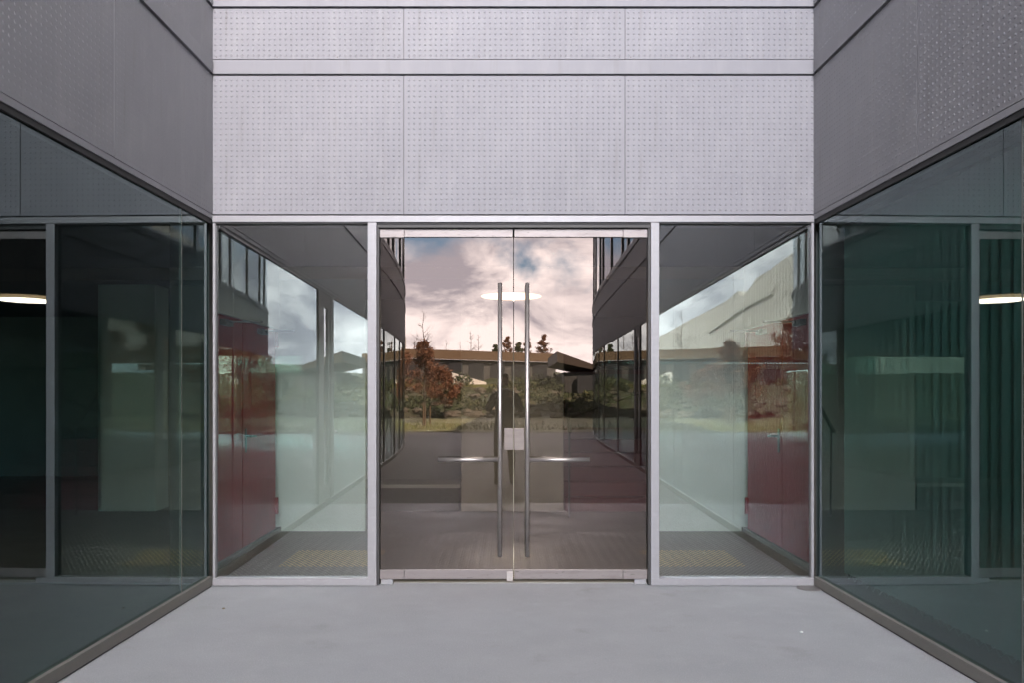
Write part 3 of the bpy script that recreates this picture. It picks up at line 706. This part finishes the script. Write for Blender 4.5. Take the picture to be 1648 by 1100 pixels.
# big sunlit concrete building on the left
wb = empty('concrete_hall', (0, 0, 0), label='large sunlit pale concrete hall with a broken sloping roofline', cat='building')
def dbl(px, py, z):     # seen by way of the right wing glass and then the front glass
    k = 2*.0215
    X = (px-814)*z/F; xr = 2*XR-X + k*(z-D); return Vector((xr, D-z, CZ+(633-py)*z/F))
hz_ = lambda px: 95/(1-(1240-px)/178*.525)
tops = [(px, py, hz_(px)) for px, py in ((1058,543),(1075,535),(1092,525),(1110,515),(1140,500),(1165,486),(1183,470),(1186,478),(1193,477),(1205,462),(1212,450),(1235,436),(1262,415),(1330,360))]
tp = [dbl(*t) for t in tops]
mb = MB(); n = len(tp); back = Vector((-40, -2, 0))
vs = [(p.x, p.y, 0) for p in tp]+[(p.x, p.y, p.z) for p in tp]+[(p.x+back.x, p.y+back.y, p.z) for p in tp]+[(p.x+back.x, p.y+back.y, 0) for p in tp]
fs = []
for i in range(n-1):
    fs += [(i, i+1, n+i+1, n+i), (n+i, n+i+1, 2*n+i+1, 2*n+i), (2*n+i, 2*n+i+1, 3*n+i+1, 3*n+i)]
fs += [(0, n, 2*n, 3*n), (n-1, 4*n-1, 3*n-1, 2*n-1)]
mb.add(vs, fs).build('wall', M['whitewall'], wb)
mb = MB()
cs = [dbl(*t) for t in ((1140, 537, hz_(1140)), (1183, 505, hz_(1183)), (1240, 474, hz_(1240)))]
mb.tube([p+Vector((.15, .05, 0)) for p in cs], .10, 6).build('cornice', M['colconc'], wb)

# ------------------------------------------------------------------ the photographer (mirrored faintly in the doors)
def skinned(name, verts, edges_, radii, m, parent, sub=2):
    me = bpy.data.meshes.new(name); me.from_pydata(verts, edges_, []); o = bpy.data.objects.new(name, me); col.objects.link(o); o.parent = parent
    sk = o.modifiers.new('skin', 'SKIN'); 
    for v, r_ in zip(me.skin_vertices[0].data, radii): v.radius = (r_ if isinstance(r_, tuple) else (r_, r_))
    me.skin_vertices[0].data[0].use_root = True
    sk.use_smooth_shade = True
    ss = o.modifiers.new('sub', 'SUBSURF'); ss.levels = sub; ss.render_levels = sub
    me.materials.append(m); return o
pr = empty('person', (-.02, -6.62, 0), label='person in dark clothes holding a camera to the face, mirrored in the doors', cat='person')
V = [(0,0,.95),(0,0,1.12),(0,.0,1.32),(0,0,1.46),(0,.02,1.55),
     (-.09,0,.86),(-.11,.02,.50),(-.12,-.02,.10),(-.13,.14,.03),
     (.09,0,.86),(.11,.02,.50),(.12,-.02,.10),(.13,.14,.03),
     (-.18,0,1.42),(-.27,.10,1.20),(-.10,.34,1.40),
     (.18,0,1.42),(.27,.10,1.20),(.10,.34,1.40)]
E = [(0,1),(1,2),(2,3),(3,4),(0,5),(5,6),(6,7),(7,8),(0,9),(9,10),(10,11),(11,12),(3,13),(13,14),(14,15),(3,16),(16,17),(17,18)]
RD = [(.16,.12),(.15,.11),(.18,.12),(.11,.09),(.055,.055),(.10,.10),(.07,.07),(.05,.05),(.045,.04),(.10,.10),(.07,.07),(.05,.05),(.045,.04),(.07,.07),(.055,.055),(.038,.038),(.07,.07),(.055,.055),(.038,.038)]
body_o = skinned('body', V, E, RD, M['coat'], pr)
skinned('head', [(0,.03,1.58),(0,.03,1.66),(0,.02,1.74)], [(0,1),(1,2)], [(.06,.07),(.08,.095),(.06,.075)], M['skin'], pr)
skinned('hair', [(0,-.01,1.66),(0,.0,1.75),(0,.05,1.775)], [(0,1),(1,2)], [(.078,.07),(.075,.08),(.05,.04)], M['hair'], pr)
for sg in (-1, 1):
    for k in range(5):
        z = 1.43+k*.018 if k < 4 else 1.42; th = k == 4
        pts = [(sg*.10, .34, 1.42), (sg*(.105), .38, z), (sg*(.09), .425, z+.005), (sg*.065, .44, z)] if not th else [(sg*.10,.34,1.42),(sg*.07,.36,1.415),(sg*.045,.385,1.425)]
        skinned('finger', pts, [(i, i+1) for i in range(len(pts)-1)], [.016]+[.009]*(len(pts)-2)+[.007], M['skin'], pr, 1)
cm = empty('handheld_camera', (0, -6.17, 1.482), label='black camera held up by the photographer', cat='camera')
MB().box(-.06, .06, -.07, -.02, -.045, .045).build('camera_body', M['plastic'], cm, bevel=.006)
MB().tube([(0, -.02, 0), (0, .045, 0)], .034, 24).build('lens', M['plastic'], cm)
